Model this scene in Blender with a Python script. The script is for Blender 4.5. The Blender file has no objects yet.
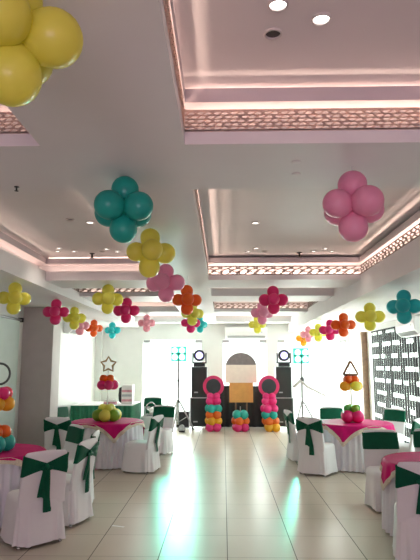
import bpy, bmesh, math, random
from mathutils import Vector, Matrix
random.seed(7)
PI = math.pi
SC = bpy.context.scene
COL = SC.collection

# ------------------------------------------------------------------ helpers
def obj(name, bm, mat, parent=None, smooth=False, loc=None, bevel=0.0):
    me = bpy.data.meshes.new(name)
    bm.normal_update()
    bm.to_mesh(me); bm.free()
    if smooth:
        for p in me.polygons: p.use_smooth = True
    me.materials.append(mat)
    return inst(name, me, parent, loc, bevel)

def inst(name, me, parent=None, loc=None, bevel=0.0):
    o = bpy.data.objects.new(name, me); COL.objects.link(o)
    if parent: o.parent = parent
    if loc is not None: o.location = loc
    if bevel:
        m = o.modifiers.new('bevel', 'BEVEL'); m.width = bevel; m.segments = 2; m.limit_method = 'ANGLE'
    return o

def thing(name, label, cat, loc=(0, 0, 0), rz=0.0, group=None):
    o = bpy.data.objects.new(name, None); COL.objects.link(o)
    o.empty_display_size = .1
    o.location = loc; o.rotation_euler = (0, 0, rz)
    return tag(o, label, cat, group)

def tag(o, label, cat, group=None):
    o['label'] = label; o['category'] = cat
    if group: o['group'] = group
    return o

def struct(name, bm, mat, parent=None, smooth=False, bevel=0.0):
    o = obj(name, bm, mat, parent, smooth, None, bevel)
    o['kind'] = 'structure'
    return o

def dup(root, loc, rz, label, group=None):
    r = root.copy(); COL.objects.link(r); r.location = loc; r.rotation_euler = (0, 0, rz); r['label'] = label
    if group: r['group'] = group
    for ch in list(root.children):
        c = ch.copy(); COL.objects.link(c); c.parent = r
        for g in list(ch.children):
            d = g.copy(); COL.objects.link(d); d.parent = c
    return r

def box(bm, x0, x1, y0, y1, z0, z1):
    v = [bm.verts.new(p) for p in ((x0,y0,z0),(x1,y0,z0),(x1,y1,z0),(x0,y1,z0),(x0,y0,z1),(x1,y0,z1),(x1,y1,z1),(x0,y1,z1))]
    for f in ((3,2,1,0),(4,5,6,7),(0,1,5,4),(1,2,6,5),(2,3,7,6),(3,0,4,7)):
        bm.faces.new([v[i] for i in f])
    return v

def cbox(bm, c, s):
    return box(bm, c[0]-s[0]/2, c[0]+s[0]/2, c[1]-s[1]/2, c[1]+s[1]/2, c[2]-s[2]/2, c[2]+s[2]/2)

def lathe(bm, prof, n=24, origin=(0, 0, 0), mat=None):
    """prof: list of (r, z); mat rotates the result before it is moved to origin"""
    M = (mat or Matrix.Identity(3)); O = Vector(origin)
    rings = []
    for r, z in prof:
        if r < 1e-5: rings.append([bm.verts.new(O + M @ Vector((0, 0, z)))])
        else: rings.append([bm.verts.new(O + M @ Vector((r*math.cos(2*PI*k/n), r*math.sin(2*PI*k/n), z))) for k in range(n)])
    for a, b in zip(rings, rings[1:]):
        for k in range(n):
            k2 = (k+1) % n
            if len(a) == 1 and len(b) == 1: continue
            if len(a) == 1: bm.faces.new((a[0], b[k2], b[k]))
            elif len(b) == 1: bm.faces.new((a[k], a[k2], b[0]))
            else: bm.faces.new((a[k], a[k2], b[k2], b[k]))

def tube(bm, pts, r, n=8, closed=False):
    pts = [Vector(p) for p in pts]; N = len(pts); rings = []
    up = None
    for i, p in enumerate(pts):
        a = pts[i-1] if (i > 0 or closed) else p
        b = pts[(i+1) % N] if (i < N-1 or closed) else p
        t = (b-a).normalized()
        if up is None:
            up = Vector((0, 0, 1)) if abs(t.z) < .9 else Vector((1, 0, 0))
        s = t.cross(up).normalized(); u = s.cross(t).normalized(); up = u
        rr = r[i] if isinstance(r, (list, tuple)) else r
        rings.append([bm.verts.new(p + s*rr*math.cos(2*PI*k/n) + u*rr*math.sin(2*PI*k/n)) for k in range(n)])
    rng = range(N if closed else N-1)
    for i in rng:
        a, b = rings[i], rings[(i+1) % N]
        for k in range(n): bm.faces.new((a[k], b[k], b[(k+1) % n], a[(k+1) % n]))
    if not closed:
        bm.faces.new(rings[0]); bm.faces.new(list(reversed(rings[-1])))

def cyl(bm, a, b, r, n=12):
    tube(bm, [a, b], r, n)

def sgnpow(v, e): return math.copysign(abs(v)**e, v)

# ------------------------------------------------------------------ materials
def mat(name, col, rough=.6, metal=0.0, noise=0.0, nscale=20.0, bump=0.0, bscale=60.0, sheen=0.0, coat=0.0, spec=.5, emit=None, estr=0.0):
    m = bpy.data.materials.new(name); m.use_nodes = True
    nt = m.node_tree; b = nt.nodes['Principled BSDF']
    b.inputs['Base Color'].default_value = (*col, 1); b.inputs['Roughness'].default_value = rough
    b.inputs['Metallic'].default_value = metal; b.inputs['Specular IOR Level'].default_value = spec
    b.inputs['Sheen Weight'].default_value = sheen; b.inputs['Coat Weight'].default_value = coat
    if emit:
        b.inputs['Emission Color'].default_value = (*emit, 1); b.inputs['Emission Strength'].default_value = estr
    tc = nt.nodes.new('ShaderNodeTexCoord')
    if noise:
        n = nt.nodes.new('ShaderNodeTexNoise'); n.inputs['Scale'].default_value = nscale; n.inputs['Detail'].default_value = 4
        nt.links.new(tc.outputs['Object'], n.inputs['Vector'])
        r = nt.nodes.new('ShaderNodeValToRGB')
        r.color_ramp.elements[0].position = .3; r.color_ramp.elements[1].position = .7
        r.color_ramp.elements[0].color = (*[c*(1-noise) for c in col], 1); r.color_ramp.elements[1].color = (*[min(1, c*(1+noise*.6)) for c in col], 1)
        nt.links.new(n.outputs['Fac'], r.inputs['Fac']); nt.links.new(r.outputs['Color'], b.inputs['Base Color'])
    if bump:
        n2 = nt.nodes.new('ShaderNodeTexNoise'); n2.inputs['Scale'].default_value = bscale
        nt.links.new(tc.outputs['Object'], n2.inputs['Vector'])
        bp = nt.nodes.new('ShaderNodeBump'); bp.inputs['Strength'].default_value = bump; bp.inputs['Distance'].default_value = .01
        nt.links.new(n2.outputs['Fac'], bp.inputs['Height']); nt.links.new(bp.outputs['Normal'], b.inputs['Normal'])
    return m

def balloon_mat(name, col):
    m = mat(name, col, rough=.32, coat=.15)
    nt = m.node_tree; b = nt.nodes['Principled BSDF']; out = nt.nodes['Material Output']
    t = nt.nodes.new('ShaderNodeBsdfTranslucent'); t.inputs['Color'].default_value = (*col, 1)
    mx = nt.nodes.new('ShaderNodeMixShader'); mx.inputs[0].default_value = .42
    # rubber: a little paler where it is stretched thin, at grazing view
    lw = nt.nodes.new('ShaderNodeTexNoise'); lw.inputs['Scale'].default_value = 3
    nt.links.new(b.outputs[0], mx.inputs[1]); nt.links.new(t.outputs[0], mx.inputs[2]); nt.links.new(mx.outputs[0], out.inputs['Surface'])
    return m

def glass_mat():
    m = bpy.data.materials.new('clear_glass'); m.use_nodes = True; nt = m.node_tree
    nt.nodes.remove(nt.nodes['Principled BSDF']); out = nt.nodes['Material Output']
    tr = nt.nodes.new('ShaderNodeBsdfTransparent'); tr.inputs['Color'].default_value = (.94, .985, .96, 1)
    gl = nt.nodes.new('ShaderNodeBsdfGlossy'); gl.inputs['Roughness'].default_value = .02
    lw = nt.nodes.new('ShaderNodeLayerWeight'); lw.inputs['Blend'].default_value = .5     # Schlick, the same from either side
    pw = nt.nodes.new('ShaderNodeMath'); pw.operation = 'POWER'; pw.inputs[1].default_value = 5; nt.links.new(lw.outputs['Facing'], pw.inputs[0])
    fr = nt.nodes.new('ShaderNodeMath'); fr.operation = 'MULTIPLY_ADD'; fr.inputs[1].default_value = .9; fr.inputs[2].default_value = .04; nt.links.new(pw.outputs[0], fr.inputs[0])
    mx = nt.nodes.new('ShaderNodeMixShader')
    nt.links.new(fr.outputs[0], mx.inputs[0]); nt.links.new(tr.outputs[0], mx.inputs[1]); nt.links.new(gl.outputs[0], mx.inputs[2])
    nt.links.new(mx.outputs[0], out.inputs['Surface'])
    return m

TILE = .598
def floor_mat():
    m = mat('floor_tile', (.6, .55, .47), rough=.2); nt = m.node_tree; b = nt.nodes['Principled BSDF']; L = nt.links.new
    tc = nt.nodes.new('ShaderNodeTexCoord'); sp = nt.nodes.new('ShaderNodeSeparateXYZ'); L(tc.outputs['Object'], sp.inputs[0])
    def M(op, a, bb=None):
        n = nt.nodes.new('ShaderNodeMath'); n.operation = op
        for i, v in enumerate((a, bb)):
            if v is None: continue
            if isinstance(v, (int, float)): n.inputs[i].default_value = v
            else: L(v, n.inputs[i])
        return n.outputs[0]
    def line(s, off, w):
        t = M('DIVIDE', M('ADD', s, off), TILE); f = M('FRACT', t)
        d = M('MINIMUM', f, M('SUBTRACT', 1.0, f))
        return M('LESS_THAN', d, w/TILE), M('FLOOR', t)
    lx, ix = line(sp.outputs[0], -.03, .0042); ly, iy = line(sp.outputs[1], -5.0+10*TILE, .0032)
    wn = nt.nodes.new('ShaderNodeTexWhiteNoise'); wn.noise_dimensions = '2D'
    cb = nt.nodes.new('ShaderNodeCombineXYZ'); L(ix, cb.inputs[0]); L(iy, cb.inputs[1]); L(cb.outputs[0], wn.inputs['Vector'])
    ns = nt.nodes.new('ShaderNodeTexNoise'); ns.inputs['Scale'].default_value = 1.6; ns.inputs['Detail'].default_value = 1.5
    L(tc.outputs['Object'], ns.inputs['Vector'])
    v = M('ADD', M('MULTIPLY', wn.outputs['Value'], .35), M('MULTIPLY', ns.outputs['Fac'], .65))
    cr = nt.nodes.new('ShaderNodeValToRGB'); L(v, cr.inputs['Fac'])
    cr.color_ramp.elements[0].position = .2; cr.color_ramp.elements[1].position = .8
    cr.color_ramp.elements[0].color = (.515, .44, .355, 1); cr.color_ramp.elements[1].color = (.575, .50, .41, 1)
    g = M('MAXIMUM', lx, ly)
    mx = nt.nodes.new('ShaderNodeMix'); mx.data_type = 'RGBA'
    gm = M('MAXIMUM', M('MULTIPLY', lx, .95), M('MULTIPLY', ly, .6))
    L(gm, mx.inputs['Factor']); L(cr.outputs[0], mx.inputs['A']); mx.inputs['B'].default_value = (.12, .10, .085, 1)
    L(mx.outputs['Result'], b.inputs['Base Color'])
    L(M('ADD', .29, M('MULTIPLY', g, .4)), b.inputs['Roughness'])
    b.inputs['Specular IOR Level'].default_value = .5
    return m

M_CEIL = mat('ceiling_paint', (.76, .73, .735), .55, noise=.03, nscale=2)
M_WALL = mat('wall_paint', (.80, .79, .77), .6, noise=.03, nscale=3)
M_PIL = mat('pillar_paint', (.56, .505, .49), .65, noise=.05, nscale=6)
M_LIP = mat('coffer_lip_paint', (.60, .53, .55), .5, noise=.03, nscale=3)
M_LATT = mat('lattice_board', (.82, .74, .70), .5, noise=.08, nscale=30)
M_BROWN = mat('brown_timber', (.23, .13, .075), .5, noise=.25, nscale=14)
M_SCREEN = mat('dark_screen', (.035, .035, .037), .8, noise=.15, nscale=20, spec=.1)
M_WHITE = mat('white_plastic', (.86, .86, .85), .35, noise=.02, nscale=5)
M_DARK = mat('dark_plastic', (.012, .012, .014), .4, noise=.2, nscale=40)
M_SPK = mat('black_speaker_cloth', (.018, .021, .02), .65, bump=.4, bscale=400)
M_CASE = mat('case_edge_metal', (.42, .43, .43), .35, metal=.8, noise=.05, nscale=20)
M_STEEL = mat('steel', (.62, .62, .62), .22, metal=1, noise=.03, nscale=10)
M_COVER = mat('white_cover_cloth', (.80, .775, .80), .8, sheen=.1, bump=.15, bscale=25)
M_SASH = mat('green_satin', (.002, .085, .043), .5, spec=.15, noise=.15, nscale=12)
M_SKIRT = mat('white_skirt_cloth', (.80, .78, .84), .75, sheen=.3, bump=.1, bscale=30)
M_PINK = mat('magenta_satin', (.56, .008, .15), .6, spec=.08, noise=.1, nscale=7)
M_TRIM = mat('beige_trim_lace', (.72, .60, .50), .8, noise=.2, nscale=80)
M_GSK = mat('green_skirting', (.006, .16, .075), .5, noise=.15, nscale=10)
M_WTOP = mat('white_tablecloth', (.85, .84, .83), .7, bump=.1, bscale=20)
M_LED = mat('cyan_led', (.1, .6, .5), .3, emit=(.55, 1, .88), estr=2.0)
M_LEDB = mat('cyan_lit_led_case', (.05, .35, .28), .4, emit=(.04, .62, .42), estr=.55)  # turquoise lamp light on case and frame put into the emission
M_HEAD = mat('violet_lens', (.6, .5, .9), .1, emit=(.50, .46, 1), estr=1.3)
M_LAMP = mat('lamp_glow', (1, .95, .85), .4, emit=(1, .95, .88), estr=2.5)
M_OFF = mat('unlit_lamp', (.05, .04, .04), .4, noise=.2)
M_RING = mat('lamp_ring', (.62, .58, .56), .35, noise=.02)
M_POLE = mat('pale_pole', (.30, .29, .29), .35, noise=.04)
M_STAR = mat('gold_brown_tube', (.36, .22, .10), .4, metal=.2, noise=.1)
M_FRAMEB = mat('bronze_tube', (.20, .10, .06), .35, metal=.4, noise=.1)
M_RINGD = mat('dark_ring_tube', (.06, .075, .07), .35, noise=.1)
M_GLASS = glass_mat()
M_FLOOR = floor_mat()
M_GROUND = mat('pale_paving', (.6, .6, .58), .8, noise=.1, nscale=3)
nt_ = M_LATT.node_tree; tl = nt_.nodes.new('ShaderNodeBsdfTranslucent'); tl.inputs['Color'].default_value = (.85, .66, .58, 1)
mxl = nt_.nodes.new('ShaderNodeMixShader'); mxl.inputs[0].default_value = .55
nt_.links.new(nt_.nodes['Principled BSDF'].outputs[0], mxl.inputs[1]); nt_.links.new(tl.outputs[0], mxl.inputs[2]); nt_.links.new(mxl.outputs[0], nt_.nodes['Material Output'].inputs['Surface'])
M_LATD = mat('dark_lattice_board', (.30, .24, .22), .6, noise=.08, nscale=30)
M_DIFF = balloon_mat('frosted_diffuser', (.95, .90, .86))
BC = dict(
    yellow=(.86, .82, .14), lime=(.94, .89, .17), teal=(.03, .52, .44), cyan=(.04, .66, .68), pink=(.94, .46, .64), palepink=(.92, .50, .58),
    magenta=(.86, .055, .27), orange=(.92, .20, .025), green=(.30, .52, .05), leaf=(.16, .48, .12), hotpink=(.88, .045, .28), gold=(.92, .52, .03), red=(.86, .05, .14))
BM = {k: balloon_mat('balloon_'+k, v) for k, v in BC.items()}

# ------------------------------------------------------------------ balloon
def balloon_mesh(colour):
    bm = bmesh.new(); prof = []
    N = 14
    prof.append((.0, -1.30)); prof.append((.07, -1.30)); prof.append((.085, -1.24)); prof.append((.05, -1.19))
    for i in range(1, N):
        t = PI*i/N
        r = math.sin(t)*(1 - .06*(1+math.cos(t))/2); z = -math.cos(t)
        if z < 0: z *= 1.15
        prof.append((r, z))
    prof.append((0, 1.0))
    lathe(bm, prof, 20)
    me = bpy.data.meshes.new('balloon_'+colour); bm.normal_update(); bm.to_mesh(me); bm.free()
    for p in me.polygons: p.use_smooth = True
    me.materials.append(BM[colour]); return me
BMESH = {k: balloon_mesh(k) for k in BC}

def balloon(parent, colour, c, R, towards):
    """balloon with centre c (parent space), its neck towards a point"""
    o = inst('balloon', BMESH[colour], parent, c)
    d = Vector(towards)-Vector(c)
    o.rotation_mode = 'QUATERNION'
    o.rotation_quaternion = Vector((0, 0, -1)).rotation_difference(d.normalized())
    o.scale = (R, R, R)
    return o

# ------------------------------------------------------------------ room
XL, XR, YB, YF = -3.55, 3.5, 15.2, -3.5
ZS, ZC = 2.75, 3.075            # soffit, coffer ceiling
ZR, ZL = 2.53, 2.65            # right and left bulkheads
CX = [(-2.36, -.92), (-.19, 1.8)]
CY = [(-1.4, 2.57), (3.28, 7.04), (7.81, 8.77), (9.6, 11.5), (12.5, 14.45)]

bm = bmesh.new(); box(bm, XL-.3, XR+.3, YF-.2, YB+.3, -.12, 0); fl = struct('floor', bm, M_FLOOR)
bm = bmesh.new(); box(bm, -14, 14, YB+.31, YB+14, -.30, -.15); box(bm, XR+.31, 14, -4, YB+.31, -.30, -.15); struct('ground', bm, M_GROUND)

# ceiling soffit with the coffer openings left out
bm = bmesh.new()
xs = [-2.36, -.92, -.19, 1.8]
ys = [YF] + [v for p in CY for v in p] + [YB]
for i in range(3):
    for j in range(len(ys)-1):
        if i in (0, 2) and j % 2 == 1: continue
        box(bm, xs[i], xs[i+1], ys[j], ys[j+1], ZS, ZS+.065)
box(bm, 1.8, XR, YF, YB, ZR, ZS+.065)
box(bm, XL, -2.36, YF, YB, ZL, ZS+.065)
bmesh.ops.remove_doubles(bm, verts=bm.verts, dist=1e-5)
struct('ceiling', bm, M_CEIL)

def ring_boxes(bm, x0, x1, y0, y1, o0, o1, z0, z1):
    """rectangular ring between outward offsets o0 and o1"""
    box(bm, x0-o1, x1+o1, y1+o0, y1+o1, z0, z1); box(bm, x0-o1, x1+o1, y0-o1, y0-o0, z0, z1)
    box(bm, x0-o1, x0-o0, y0-o0, y1+o0, z0, z1); box(bm, x1+o0, x1+o1, y0-o0, y1+o0, z0, z1)

def lattice(bm, a, b, z0, z1, wd=.0042, rows=5, cell=.042):
    """crossing thin bars between two rails on a vertical plane from a to b"""
    a = Vector(a); b = Vector(b); L = (b-a).length; t = (b-a)/L; n = Vector((-t.y, t.x, 0))*.002
    def quad(s0, h0, s1, h1, w):
        d = Vector((s1-s0, h1-h0)).normalized(); p = Vector((-d.y, d.x))*w
        pts = [(s0+p.x, h0+p.y), (s0-p.x, h0-p.y), (s1-p.x, h1-p.y), (s1+p.x, h1+p.y)]
        P = [Vector((a.x, a.y, 0)) + t*s + Vector((0, 0, h)) for s, h in pts]
        f = [bm.verts.new(q+n) for q in P]; g = [bm.verts.new(q-n) for q in P]
        bm.faces.new(f); bm.faces.new(list(reversed(g)))
        for i in range(4): bm.faces.new((f[i], g[i], g[(i+1) % 4], f[(i+1) % 4]))
    quad(0, z0+.006, L, z0+.006, .006); quad(0, z1-.006, L, z1-.006, .006)
    h = (z1-z0-.02)/rows; N = max(4, int(L/cell)); s = L/N
    for r in range(rows):
        zb = z0+.01+h*r
        quad(0, zb, L, zb, .0025)
        for k in range(N):
            o = (r % 2)*s*.5
            s0, s1 = k*s+o*.6, min(L, k*s+s*.62+o*.6)
            quad(s0, zb, s1, zb+h, wd)
            if (k+r) % 2: quad(s0, zb+h, s1, zb, wd)

def area(name, loc, rot, sx, sy, power, col, portal=False):
    l = bpy.data.lights.new(name, 'AREA'); l.shape = 'RECTANGLE'; l.size = sx; l.size_y = sy; l.energy = power; l.color = col
    if portal: l.cycles.is_portal = True
    o = bpy.data.objects.new(name, l); COL.objects.link(o); o.location = loc; o.rotation_euler = rot
    return o

trim_n = [0]
def coffer(x0, x1, y0, y1, jali, low, up, colr=(1, .72, .58)):
    zf, zj, zk, zu = ZS+.065, ZS+.185, ZS+.225, ZS+.30
    O = .15
    trim_n[0] += 1; n = trim_n[0]
    bm = bmesh.new()
    ring_boxes(bm, x0, x1, y0, y1, .006, O, zf-.02, zf)          # trough floor
    ring_boxes(bm, x0, x1, y0, y1, O, O+.03, zf-.02, ZC)       # cove wall behind the lattice
    box(bm, x0-O-.03, x1+O+.03, y0-O-.03, y1+O+.03, ZC, ZC+.03)
    root = struct('ceiling_coffer_%d' % n, bm, M_CEIL)
    bm = bmesh.new(); ring_boxes(bm, x0, x1, y0, y1, .0, O, zk, zu)
    c = obj('upper_lip', bm, M_LIP if y0 < 7.5 else M_CEIL, root)
    bm = bmesh.new()
    if jali:
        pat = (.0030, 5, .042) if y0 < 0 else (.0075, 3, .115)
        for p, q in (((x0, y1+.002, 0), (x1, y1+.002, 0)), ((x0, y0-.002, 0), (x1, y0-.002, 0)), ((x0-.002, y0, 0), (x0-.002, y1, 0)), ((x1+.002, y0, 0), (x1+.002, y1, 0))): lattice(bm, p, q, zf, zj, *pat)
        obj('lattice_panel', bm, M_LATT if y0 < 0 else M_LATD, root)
        if y0 < 0:
            bm = bmesh.new(); ring_boxes(bm, x0, x1, y0, y1, .008, .011, zf, zj-.004); obj('diffuser_panel', bm, M_DIFF, root)
    else:
        ring_boxes(bm, x0, x1, y0, y1, 0, .01, zf, zj-.06)
        obj('cove_board', bm, M_CEIL, root)
    cx, cy, lx, ly = (x0+x1)/2, (y0+y1)/2, x1-x0, y1-y0
    # warm strip lamps lying in the trough and on top of the lip
    for z, P in ((zf+.012, low), (zu+.006, up)):  # power per metre
        if P <= 0: continue
        if P < .05: continue
        for nm, loc, sx, sy in (('b', (cx, y1+.11, z), lx, .03), ('f', (cx, y0-.11, z), lx, .03), ('l', (x0-.11, cy, z), .03, ly), ('r', (x1+.11, cy, z), .03, ly)):
            if y0 > 7.5 and nm != 'b': continue
            area('cove_strip', loc, (PI, 0, 0), sx, sy, P*max(sx, sy), colr)

coffer(*CX[1], *CY[0], True, 1.0, 1.1)
coffer(*CX[0], *CY[0], True, .6, .5)
coffer(*CX[1], *CY[1], True, 1.5, 0)
coffer(*CX[0], *CY[1], False, .6, .4)
for j, (lo, up) in ((2, (.5, 0)), (3, (.6, 0)), (4, (.4, 0))):
    coffer(*CX[1], *CY[j], j == 3, lo, up)
    coffer(*CX[0], *CY[j], j == 2, lo, up)

# walls
D1, D2, D3 = (-2.25, -.59), (-.03, 1.21), (1.52, 3.43); DH = 2.31
bm = bmesh.new()
x = XL-.2
for a, b in (D1, D2, D3):
    box(bm, x, a, YB, YB+.2, 0, ZC); box(bm, a, b, YB, YB+.2, DH, ZC); x = b
box(bm, x, XR+.2, YB, YB+.2, 0, ZC)
struct('wall_back', bm, M_WALL)
bm = bmesh.new(); box(bm, XL-.2, XL, YF, YB, 0, ZC); struct('wall_left', bm, M_WALL)
bm = bmesh.new(); box(bm, XL-.2, XR+.2, YF-.2, YF, 0, ZC); struct('wall_rear', bm, M_WALL)
WY0, WY1, WZ1 = 7.5, 13.1, 2.39
bm = bmesh.new()
box(bm, XR, XR+.2, YF, WY0, 0, ZC); box(bm, XR, XR+.2, WY1, YB, 0, ZC); box(bm, XR, XR+.2, WY0, WY1, WZ1, ZC); box(bm, XR, XR+.2, WY0, WY1, 0, .12)
struct('wall_right', bm, M_WALL)
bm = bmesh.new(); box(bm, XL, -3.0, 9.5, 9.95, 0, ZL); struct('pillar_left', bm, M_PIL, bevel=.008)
bm = bmesh.new(); box(bm, 3.36, XR+.02, 13.3, 13.48, 0, 2.42); struct('trim_20', bm, M_BROWN, bevel=.006)
bm = bmesh.new(); box(bm, -3.55, -3.38, YB-.14, YB, 0, ZL); struct('pillar_back', bm, M_WALL, bevel=.005)
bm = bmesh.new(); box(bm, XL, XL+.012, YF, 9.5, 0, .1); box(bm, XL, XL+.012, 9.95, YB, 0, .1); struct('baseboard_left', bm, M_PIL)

# glazed doors in the back wall: panes, patch fittings, floor rail
for n, (a, b) in enumerate((D1, D2, D3), 1):
    bm = bmesh.new()
    for s in (a, b): box(bm, s-.012 if s == b else s, s if s == b else s+.012, YB+.06, YB+.1, 0, DH)
    d = struct('door_%d' % n, bm, M_CASE)
    mid = (a+b)/2
    for u, v in ((a+.014, mid-.004), (mid+.004, b-.014)):
        bm = bmesh.new(); box(bm, u, v, YB+.075, YB+.087, .02, DH-.01); obj('glass_pane', bm, M_GLASS, d)
    for u, v in ((a+.014, a+.20), (b-.20, b-.014)):
        bm = bmesh.new(); box(bm, u, v, YB+.055, YB+.107, DH-.085, DH-.005); obj('patch_fitting', bm, M_CASE, d, bevel=.004)
    bm = bmesh.new(); tube(bm, [(mid-.06, YB+.02, .8), (mid-.06, YB+.02, 1.35)], .012); cyl(bm, (mid-.06, YB+.02, .85), (mid-.06, YB+.075, .85), .008); cyl(bm, (mid-.06, YB+.02, 1.3), (mid-.06, YB+.075, 1.3), .008)
    if n == 1: obj('door_handle', bm, M_STEEL, d)
    else: bm.free()
# right windows
for n in range(4):
    y0 = WY0+(WY1-WY0)*n/4; y1 = WY0+(WY1-WY0)*(n+1)/4
    bm = bmesh.new()
    for s in (y0, y1-.04): box(bm, XR+.08, XR+.13, s, s+.04, .12, WZ1)
    box(bm, XR+.08, XR+.13, y0+.04, y1-.04, .12, .16); box(bm, XR+.08, XR+.13, y0+.04, y1-.04, WZ1-.04, WZ1)
    w = struct('window_%d' % (n+1), bm, M_WHITE)
    bm = bmesh.new(); box(bm, XR+.1, XR+.108, y0+.04, y1-.04, .16, WZ1-.04); obj('glass_pane', bm, M_GLASS, w)

# pierced screen in front of the windows: dark upright bars, broken by brick-like openings
scr = thing('slatted_screen', 'tall dark slatted screen with white brick-shaped openings along the right windows', 'screen', (XR-.03, 8.9, .02))
bm = bmesh.new(); P = .142; rnd = random.Random(3)
ysl = []; y = 12.72
while y > 7.65: ysl.append(y); y -= P
rows = [.18+.262*k for k in range(9)]
gaps = {i: [] for i in range(len(ysl))}
for r, z in enumerate(rows):
    i = rnd.randint(-1, 2)
    while i < len(ysl):
        Ln = rnd.choice((2, 2, 3, 4, 5))
        for k in range(i, i+Ln):
            if 0 <= k < len(ysl): gaps[k].append((z, z+.085))
        i += Ln + rnd.choice((1, 1, 2, 3))
for i, y in enumerate(ysl):
    z = 0
    for g0, g1 in sorted(gaps[i]) + [(2.36, 2.36)]:
        if g0 > z: box(bm, -.003, .003, y-8.9-P*.40, y-8.9+P*.40, z, g0)
        z = g1
obj('slat_panel', bm, M_SCREEN, scr)
bm = bmesh.new()
for z in rows: pass
box(bm, -.015, .0, -1.35, 3.87, 2.345, 2.375); box(bm, -.015, .0, -1.35, 3.87, -.02, .02)
obj('screen_rail', bm, M_SCREEN, scr)

# ------------------------------------------------------------------ downlights, vents, sprinklers
def downlight(x, y, lit, label, r=.05, z=ZC, power=2.2):
    t = thing('downlight', label, 'ceiling light', (x, y, z), 0, 'recessed ceiling lights')
    bm = bmesh.new(); lathe(bm, [(r*1.25, 0), (r*1.25, -.006), (r*1.05, -.012), (r, -.004), (r, 0)], 28); obj('trim_ring', bm, M_RING, t, True)
    bm = bmesh.new(); lathe(bm, [(r, -.001), (r*.7, -.003), (0, -.004)], 28); obj('lamp_lens', bm, M_LAMP if lit else M_OFF, t, True)
    if lit:
        l = bpy.data.lights.new('downlight_beam', 'SPOT'); l.energy = power; l.spot_size = 2.2; l.spot_blend = .8; l.color = (1, .9, .78); l.shadow_soft_size = .04
        o = bpy.data.objects.new('downlight_beam', l); COL.objects.link(o); o.location = (x, y, z-.02)
H = 1.667; F = 540.; PIT = math.atan(83/F); YAW = math.atan(13.3/F*math.cos(PIT))
DL = [((0.222, 1.955), 1, 'larger lit round downlight at the top edge of the near coffer', .033),
      ((0.409, 2.05), 1, 'lit round downlight farthest right in the near coffer', .033),
      ((0.22, 2.148), 0, 'unlit dark round downlight in the near coffer between glowing ones', .032),
      ((0.332, 5.333), 1, 'lit downlight alone in the middle of the long right coffer', .034),
      ((0.325, 6.76), 1, 'lit downlight left of the dark one near the lattice edge, right coffer', .032),
      ((0.414, 6.55), 1, 'lit downlight just ahead of the dark one, right coffer', .032),
      ((0.53, 6.75), 0, 'small dark unlit downlight in the long right coffer', .032),
      ((1.154, 6.76), 1, 'lit downlight nearest the sprinkler in the long right coffer', .032),
      ((1.274, 6.6), 1, 'middle lit downlight of the trio by the sprinkler, right coffer', .032),
      ((1.387, 6.77), 1, 'lit downlight farthest right in the long right coffer', .032),
      ((-1.511, 5.153), 0, 'dark unlit downlight in the left coffer beside the bright one', .034),
      ((-1.341, 5.272), 1, 'bright downlight in the left coffer left of the teal balloons', .036),
      ((-2.029, 6.5), 1, 'farther lit downlight of the left pair in the left coffer', .032),
      ((-2.1, 6.68), 1, 'lit downlight farthest left in the left coffer', .032),
      ((-1.893, 6.69), 1, 'lit downlight standing just right of the left pair, left coffer', .032),
      ((-1.541, 6.7), 0, 'unlit dark downlight beside the sprinkler in the left coffer', .032),
      ((-1.451, 6.55), 1, 'lit downlight just right of the dark one by the left sprinkler', .032),
      ((-1.346, 6.72), 1, 'lit downlight closest to the yellow balloons in the left coffer', .032)]
for (x, y), lit, lab, r in DL: downlight(x, y, lit, lab, r)
def sprinkler(x, y, z, label, k=1.0):
    t = thing('sprinkler', label, 'sprinkler', (x, y, z), 0, 'ceiling sprinklers'); t.scale = (k, k, k)
    bm = bmesh.new(); lathe(bm, [(.035, 0), (.035, -.006), (.012, -.012), (.012, -.035)], 14); obj('sprinkler_body', bm, M_DARK, t, True)
    bm = bmesh.new(); lathe(bm, [(0, -.035), (.012, -.035), (.012, -.055), (.028, -.058), (.028, -.062), (0, -.062)], 12); obj('deflector', bm, M_DARK, t)
sprinkler(-1.28, 3.2, ZS, 'dark sprinkler on the beam in front of the left coffer', .45)
sprinkler(-1.70, 6.85, ZC, 'dark sprinkler in the left coffer near its far edge')
sprinkler(.985, 6.85, ZC, 'dark sprinkler in the long right coffer near the lattice')
for (x, y), lab in (((.40, 2.82), 'pale round disc on the cross beam, nearer the front lattice'), ((.425, 3.01), 'pale round disc on the cross beam, nearer the long coffer')):
    bm = bmesh.new(); lathe(bm, [(.026, 0), (.026, -.002), (.022, -.004), (0, -.0045)], 24); o = obj('ceiling_disc', bm, M_CEIL, None, True, (x, y, ZS)); tag(o, lab, 'cover plate', 'pale discs on the cross beam')  # thin pale discs just under the beam soffit

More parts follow.
